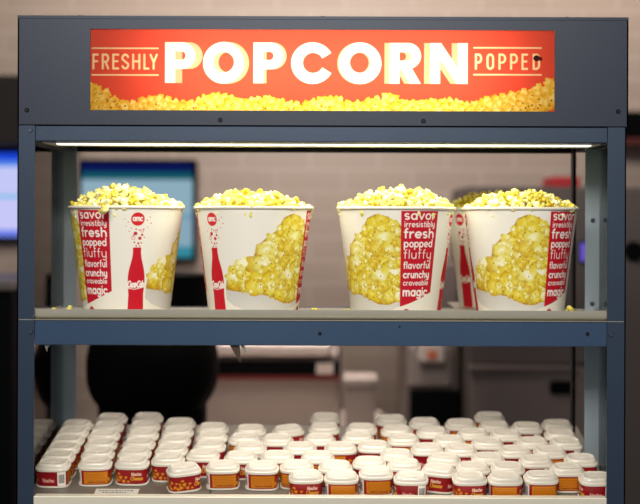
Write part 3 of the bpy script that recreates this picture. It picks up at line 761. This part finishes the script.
def bucket(px, Y, head, h, skew, label, word, n_ind, yjit=0):
    X = XX(px, Y)
    rt = thing('popcorn_bucket', label, 'popcorn bucket', (X, Y, zFloor)); sc_ = .972 if word in ('leftmost', 'rightmost') else 1; rt.scale = (sc_, sc_, 1)

    view = math.degrees(math.atan2(X, DIST + Y))
    for nm, me in (('bucket_wall', body_me), ('rim', rim_me), ('bucket_lining', in_me)):
        o = bpy.data.objects.new(nm, me); COL.objects.link(o); o.parent = rt
        if nm == 'bucket_wall': o.rotation_euler = (0, 0, math.radians(head) - math.radians(view))
    rnd = random.Random(int(px))
    pts = []
    for _ in range(9000):
        r = FILLR * math.sqrt(rnd.random()) ; a = rnd.uniform(0, 2 * PI)
        x, y = r * math.cos(a), r * math.sin(a)
        z = BH + .001 + heap_h(r, math.atan2(x, -y) , h, skew, px) + rnd.uniform(-.005, .007) * (1 - .6 * (r / FILLR) ** 3)
        if all((x - q[0]) ** 2 + (y - q[1]) ** 2 + (z - q[2]) ** 2 > .0157 ** 2 for q in pts): pts.append((x, y, z))
    # a ring of kernels crowding over the rim
    pts = sorted(pts, key=lambda q: q[1] - .0 * q[2])
    pts = [(q[0] * sc_, q[1] * sc_, q[2]) for q in pts]
    if word == 'rear': pts.sort(key=lambda q: q[0] + .3 * q[1])
    ind, rest = pts[:n_ind], pts[n_ind:]
    lab = 'pale yellow popcorn piece heaped in the %s bucket on the shelf' % {'leftmost': 'leftmost', 'second': 'second from left', 'third': 'third from left', 'rightmost': 'rightmost', 'rear': 'half-hidden rear'}[word]
    for x, y, z in ind:
        piece((X + x, Y + y, zFloor + z), lab, 'popcorn heaped in the %s bucket' % word, rnd, rnd.uniform(.64, 1.06))
    bm = bmesh.new()
    # bed of popcorn under the top layer
    for x, y, z in rest + [(q[0] * .96, q[1] * .96, q[2] - .013) for q in pts]:
        me = rnd.choice(kern_lo); n0 = len(bm.verts); bm.from_mesh(me); bm.verts.ensure_lookup_table()
        mt = Matrix.Translation((x, y, z)) @ rock(0, rnd.uniform(.75, 1.1), rnd)
        bmesh.ops.transform(bm, matrix=mt, verts=bm.verts[n0:])
    o = link('popcorn_fill', bm, None, None, (X, Y, zFloor)); 
    if not o.data.materials: o.data.materials.append(M['popcorn'])
    for p in o.data.polygons: p.use_smooth = True
    tag(o, 'bulk of popcorn filling the %s bucket beneath its top pieces' % word, 'popcorn', kind='stuff')
    return X
for b in BK: bucket(*b, n_ind=70)
bucket(500, .409, -50, .034, 0, 'shaded popcorn bucket with cola bottle, half hidden behind the rightmost bucket', 'rear', 8)
rnd = random.Random(2)
for px, py, Y, s, lab in ((68.5, 307, .055, .8, 'small yellow popcorn crumb on the tray left of the leftmost bucket'),
                       (54, 308.6, .06, .6, 'tiny pale popcorn crumb at the left end of the tray'),
                       (316, 307, .06, .8, 'yellow popcorn piece on the tray right of the second bucket'),
                       (346, 307.6, .05, .65, 'popcorn crumb on the tray at the left foot of the third bucket'),
                       (572, 306.4, .06, .95, 'popcorn piece on the tray right of the rightmost bucket')):
    piece((XX(px, Y), Y, zFloor + .0105 * s + .006), lab, None, rnd, s * 1.0)
p_ = piece((XX(105.5, .02), .15 - .1275, ZZ(210.5, .02)), 'cream popcorn piece hanging over the front rim of the leftmost bucket', None, rnd, 1.0)

# =================================================================== LOWER TRAYS AND DIP CUPS
TY0, TY1 = .024, .475
def floorz(Y): return ZZ(503, .03) + (Y - .03) * TILT
TILT = .185
tang = math.atan(TILT)
def ctray(x0, x1, label):
    o = link('cup_tray', BX(x0, x1, 0, (TY1 - TY0) / math.cos(tang), -.0012, .0012, .001), M['cup_tray_steel'], None, (0, TY0, floorz(TY0) - .0012)); o.rotation_euler = (tang, 0, 0)
    return tag(o, label, 'tray')
xs_ = XX(211, .08)
tl = ctray(XL0 + .007, xs_ - .001, 'steel tray carrying the left block of dip cups, pale sticker on its front')
trr = ctray(xs_ + .001, XR0 - .007, 'steel tray carrying the right block of dip cups')
# sloped supports under the trays
sb = bmesh.new()
for x in (XL0 + .05, -.3, 0, .3, XR0 - .05):
    a = [(TY0 + .01, zB0), (TY1 - .01, zB0), (TY1 - .01, floorz(TY1 - .01) - .0022), (TY0 + .01, floorz(TY0 + .01) - .0022)]
    f = [sb.verts.new((x - .006, y, z)) for y, z in a]; g = [sb.verts.new((x + .006, y, z)) for y, z in a]
    sb.faces.new(f); sb.faces.new(g[::-1])
    for i in range(4): sb.faces.new([f[i], f[(i + 1) % 4], g[(i + 1) % 4], g[i]])
bmesh.ops.recalc_face_normals(sb, faces=sb.faces)
part('slope_support', sb, M['frame'])
# cup meshes
CA, CBb, CE = .0338, .0246, 3.4
def sup(a, b, n, e=CE):
    # points of a superellipse, evenly spaced by arc length, starting at the front (-y) centre, counter-clockwise from above
    T = np.linspace(0, 2 * PI, 2001); c, s_ = np.cos(T - PI / 2), np.sin(T - PI / 2)
    x = a * np.sign(c) * np.abs(c) ** (2 / e); y = b * np.sign(s_) * np.abs(s_) ** (2 / e)
    L = np.concatenate([[0], np.cumsum(np.hypot(np.diff(x), np.diff(y)))]); q = np.linspace(0, L[-1], n, endpoint=False)
    return np.stack([np.interp(q, L, x), np.interp(q, L, y)], -1)
def loft(prof, n=44, capb=False, capt=True):
    bm = bmesh.new(); rows = []
    for k, z, dz in prof:
        pt = sup(CA * k, CBb * k - (0), n, CE if k > .7 else 3)
        rows.append([bm.verts.new((p[0], p[1], z)) for p in pt])
    for A_, B_ in zip(rows[:-1], rows[1:]):
        for i in range(n): bm.faces.new([A_[i], A_[(i + 1) % n], B_[(i + 1) % n], B_[i]])
    if capt: bm.faces.new(rows[-1])
    if capb: bm.faces.new(rows[0][::-1])
    return bm
def mesh_of(bm, name, m):
    me = bpy.data.meshes.new(name); bm.to_mesh(me); bm.free(); me.materials.append(m)
    for p in me.polygons: p.use_smooth = True
    b2 = bmesh.new(); b2.from_mesh(me)
    for e in b2.edges:
        if len(e.link_faces) == 2 and e.calc_face_angle(0) > .75: e.smooth = False
    b2.to_mesh(me); b2.free(); return me
cup_me = mesh_of(loft([(.97, 0, 0), (1.03, .0005, 0), (1.03, .0028, 0), (.955, .0032, 0), (.985, .036, 0)], capb=True), 'cup_body', M['cupwhite'])
lid_me = mesh_of(loft([(1.0, .0354, 0), (1.05, .0354, 0), (1.055, .0395, 0), (1.02, .0412, 0), (.97, .0418, 0), (.92, .0460, 0), (.86, .0488, 0), (.78, .0502, 0), (.73, .0496, 0), (.70, .0490, 0), (.4, .0496, 0), (.1, .0498, 0)]), 'cup_lid', M['cream'])
cc = make_cup_canvas(); n = len(cc.x) - 1; H = len(cc.y)
P3 = np.zeros((H, n, 3)); 
for i in range(H):
    t = 1 - i / (H - 1); z = .0042 + t * (.0350 - .0042); k = .955 + (.985 - .955) * (z / .036)
    q = sup(CA * k + .0006, CBb * k + .0006, n); P3[i, :, :2] = q; P3[i, :, 2] = z
ART = {'a': 17, 'f': 76, 'n': 46, 'r': 100, 'o': 86, 'b': 64, 'aL': 8, 'aR': 24, 'fa': 80}
WRAPS = {}
for k_, u in ART.items():
    me = grid_mesh('cup_wrap', P3, np.roll(cc.rgb[:, :-1], -int(n * u / CUPW), axis=1), wrap=True); me.materials.append(M['cupprint']); WRAPS[k_] = me

# (centre px, top-edge py, yaw): 0 art, -1 facts panel front, 1 name panel front ; taken as turns of the cup in degrees
CUPS = [
 (51, 458, 'n'), (56, 449, 'o'), (61, 440, 'o'), (66, 431, 'o'), (71, 422.5, 'r'), (76, 414.5, 'r'),
 (97, 456, 'f'), (100, 446, 'r'), (103, 437, 'o'), (106, 429, 'o'), (109, 422, 'a'), (112, 415.5, 'a'),
 (134, 455, 'a'), (137, 445, 'o'), (141, 436, 'a'), (144, 428, 'o'), (146, 421.5, 'a'), (148, 415.5, 'a'),
 (171, 452, 'a'), (173, 443, 'a'), (176, 434.5, 'o'), (179, 426, 'a'), (181, 418, 'a'),
 (185, 462, 'aL'), (224, 459.5, 'f'), (203, 448.5, 'a'), (211, 439, 'a'), (213, 430.5, 'a'), (214, 422.5, 'a'),
 (264, 460, 'f'), (243, 449, 'a'), (252, 440.5, 'n'), (251, 425, 'n'), (249, 432.5, 'o'), (280, 449, 'f'), (280, 435.5, 'n'), (289, 424, 'aL'),
 (300, 441.5, 'n'), (298, 458.5, 'o'), (309.5, 468.5, 'a'), (326, 412, 'r'), (325, 422, 'r'), (320, 433.5, 'n'), (318, 449.5, 'o'),
 (362, 423.5, 'o'), (364, 432.5, 'n'), (343, 440.5, 'o'), (380, 441, 'n'), (341, 457, 'a'), (392, 413.5, 'a'), (397, 424, 'r'),
 (404, 432.5, 'f'), (425, 416.5, 'f'), (436, 427, 'n'), (429, 442, 'n'), (401, 449.5, 'o'), (378, 457.5, 'b'), (419, 456, 'f'), (447, 450.5, 'aR'),
 (432, 465, 'aR'), (349.5, 467.5, 'f'), (390.5, 467, 'f'), (422, 474, 'n'), (461, 417.5, 'f'), (457, 436, 'n'), (467, 445.5, 'a'),
 (490, 410.5, 'r'), (497, 420, 'n'), (477, 428.5, 'f'), (513, 429, 'n'), (539, 421.8, 'n'), (575, 420, 'n'), (561, 429, 'n'), (573, 438, 'n'),
 (492, 437.5, 'n'), (534, 437.5, 'f'), (509, 446, 'n'), (550, 446.5, 'f'), (483, 454, 'a'), (522, 454.5, 'n'), (567, 453.5, 'r'),
 (503, 461, 'a'), (467, 464, 'a'), (577, 462, 'f'), (537, 468.5, 'f'), (468, 473.5, 'a'), (508, 473.5, 'fa'), (589, 474, 'n'),
]
cups = []
for px, py, kd in CUPS:
    lo, hi = 0.0, .6
    for _ in range(40):
        m_ = (lo + hi) / 2; Yt = m_ + .018
        zz = floorz(m_) + .0492 + .018 * TILT
        p = PY + (CZ - zz) * F / (DIST + Yt)
        if p > py: lo = m_
        else: hi = m_
    cups.append([XX(px, lo), lo, kd, px, py])
GX, GY = .0725, .0536
for it in range(400):
    for i in range(len(cups)):
        for j in range(i):
            a, b = cups[i], cups[j]; dx, dy = (a[0] - b[0]) / GX, (a[1] - b[1]) / GY
            d = (abs(dx) ** 3.4 + abs(dy) ** 3.4) ** (1 / 3.4)
            if d < 1:
                push = (1 - d) * .5; l = math.hypot(dx, dy) + 1e-9
                a[0] += dx / l * push * GX * .5; a[1] += dy / l * push * GY * .5; b[0] -= dx / l * push * GX * .5; b[1] -= dy / l * push * GY * .5
    for ci_, c in enumerate(cups):
        if ci_ < 23: c[1] = max(c[1], .122)
        c[0] = min(max(c[0], XL0 + .0475), XR0 - .0475); c[1] = min(max(c[1], TY0 + .034), TY1 - .035)
        if c[0] < XL1 + .037: c[1] = min(c[1], BY - .036)
        if c[1] > .19: c[0] = min(c[0], XR1 - .038)

ORD = ['front', 'second', 'third', 'fourth', 'fifth', 'sixth', 'seventh', 'eighth', 'ninth', 'tenth', 'eleventh', 'twelfth', 'thirteenth', 'fourteenth', 'fifteenth']
LOOK = {'a': 'red chip-print wrap', 'f': 'orange facts panel', 'n': 'plain red panel', 'r': 'red and orange wrap', 'o': 'orange wrap', 'b': 'barcode panel', 'aL': 'red chip-print wrap', 'aR': 'red chip-print wrap', 'fa': 'orange facts panel'}
cols = [range(0, 6), range(6, 12), range(12, 18), range(18, 23)]
labels = {}
for ci, rg in enumerate(cols):
    for k, i in enumerate(rg):
        pos = ('frontmost' if k == 0 else ('rearmost' if k == len(rg) - 1 else ORD[k] + ' from front'))
        labels[i] = 'white-lidded dip cup with %s, %s in %s' % (LOOK[cups[i][2]], pos, ['the leftmost column', 'second column from left', 'third column from left', 'fourth column from left'][ci])
labels[23] = 'white-lidded dip cup with red chip-print wrap standing in front of the fourth column from left'
rest = sorted(range(24, len(cups)), key=lambda i: cups[i][1]); rows = []
for i in rest:
    if rows and cups[i][1] - cups[rows[-1][0]][1] < .036: rows[-1].append(i)
    else: rows.append([i])
for ri, row in enumerate(rows):
    row.sort(key=lambda i: cups[i][0])
    rn = ['front', 'second', 'third', 'fourth', 'fifth', 'sixth', 'seventh', 'eighth', 'ninth', 'tenth', 'eleventh', 'twelfth'][ri]
    for k, i in enumerate(row):
        o_ = 'leftmost' if k == 0 else ('rightmost' if k == len(row) - 1 else ORD[k] + ' from left')
        labels[i] = 'white-lidded dip cup, %s, %s in %s row of right block' % (LOOK[cups[i][2]], o_, rn)
rnd = random.Random(4)
for i, (x, y, kd, px, py) in enumerate(cups):
    rt = bpy.data.objects.new('dip_cup', None); COL.objects.link(rt); rt.empty_display_size = .02
    rt.location = (x, y, floorz(y) + .0006)
    a = {'aL': .3, 'aR': -.25}.get(kd, 0) + rnd.uniform(-.05, .05)
    rt.rotation_euler = (Matrix.Rotation(tang, 3, 'X') @ Matrix.Rotation(a, 3, 'Z')).to_euler()
    tag(rt, labels[i], 'dip cup', 'white-lidded dip cups on the lower trays')
    for nm, me in (('cup_body', cup_me), ('cup_wrap', WRAPS[kd]), ('cup_lid', lid_me)):
        o = bpy.data.objects.new(nm, me); COL.objects.link(o); o.parent = rt
# sticker on the tray front
st = bpy.data.objects.new('sticker', bpy.data.meshes.new('sticker')); COL.objects.link(st); st.parent = tl
bm = bmesh.new()
sx0, sx1 = XX(93, .05), XX(137, .05); q = .045
box(bm, sx0, sx1, q, q + .028, .0014, .0018); bm.to_mesh(st.data); bm.free(); st.data.materials.append(M['sticker'])
st['label'] = 'pale label sticker'
bm = bmesh.new()
for r_ in range(2):
    x = sx0 + .008 + r_ * .008
    while x < sx1 - .014 - r_ * .01:
        w = rnd.uniform(.003, .007); box(bm, x, x + w, q + .016 - r_ * .009, q + .0195 - r_ * .009, .0019, .0021); x += w + .0022
o = link('sticker_print', bm, M['ink'], st)

# =================================================================== LIGHT
def area(name, loc, rot, sx, sy, power, col):
    l = bpy.data.lights.new(name, 'AREA'); l.shape = 'RECTANGLE'; l.size = sx; l.size_y = sy; l.energy = power; l.color = col
    o = bpy.data.objects.new(name, l); COL.objects.link(o); o.location = loc; o.rotation_euler = rot; return o
cx = (XL0 + XR0) / 2
area('upper_bay_lamp', (cx, .075, zR0 - .007), (0, 0, 0), .8, .05, 1.75, (1, .96, .74))
area('lower_bay_lamp', (cx + .04, .045, zS0 + .0045), (0, 0, 0), .55, .04, 1.15, (1, .93, .85))
area('sign_lamp', (cx + .015, .11, (SZ0 + SZ1) / 2), (-PI / 2, 0, 0), .68, .10, 1.3, (1, .93, .8))
area('kitchen_light', (.3, 2.55, 2.95), (math.radians(5), 0, 0), 3.4, .3, 21, (1, .9, .8))
area('counter_fill', (-.25, 1.0, 2.3), (math.radians(28), 0, 0), .8, .4, 9, (1, .9, .84))  # unseen fill added to brighten the units around the back counter
cl_ = area('counter_top_fill', (-.25, 1.85, 2.03), (0, 0, 0), 1.0, .15, 5, (1, .9, .84)); cl_.data.spread = math.radians(75)  # added lamp hidden behind the header, brightens the back counter top
area('front_fill', (-.2, -2.6, 2.9), (math.radians(50), 0, 0), 1.6, .8, 102, (1, .93, .84))  # unseen soft fill added behind the camera for the bucket fronts and frame
w = bpy.data.worlds.new('lobby_gloom'); S.world = w; w.use_nodes = True
w.node_tree.nodes['Background'].inputs[0].default_value = (.5, .65, .88, 1); w.node_tree.nodes['Background'].inputs[1].default_value = .16

# =================================================================== CAMERA
c = bpy.data.cameras.new('camera'); co = bpy.data.objects.new('camera', c); COL.objects.link(co); S.camera = co
co.location = (0, -DIST, CZ); co.rotation_euler = (Matrix.Rotation(PI / 2, 3, 'X') @ Matrix.Rotation(math.radians(.2), 3, 'Z')).to_euler()
c.sensor_width = 36; c.sensor_fit = 'HORIZONTAL'; c.lens = F * 36 / 640
c.shift_x = -(PX - 320) / 640; c.shift_y = -(252 - PY) / 640
c.clip_start = .05
c.dof.use_dof = True; c.dof.focus_distance = DIST + .03; c.dof.aperture_fstop = 2.0
S.view_settings.view_transform = 'Standard'; S.view_settings.look = 'None'; S.view_settings.gamma = 1; S.view_settings.use_curve_mapping = False
S.view_settings.exposure = 0
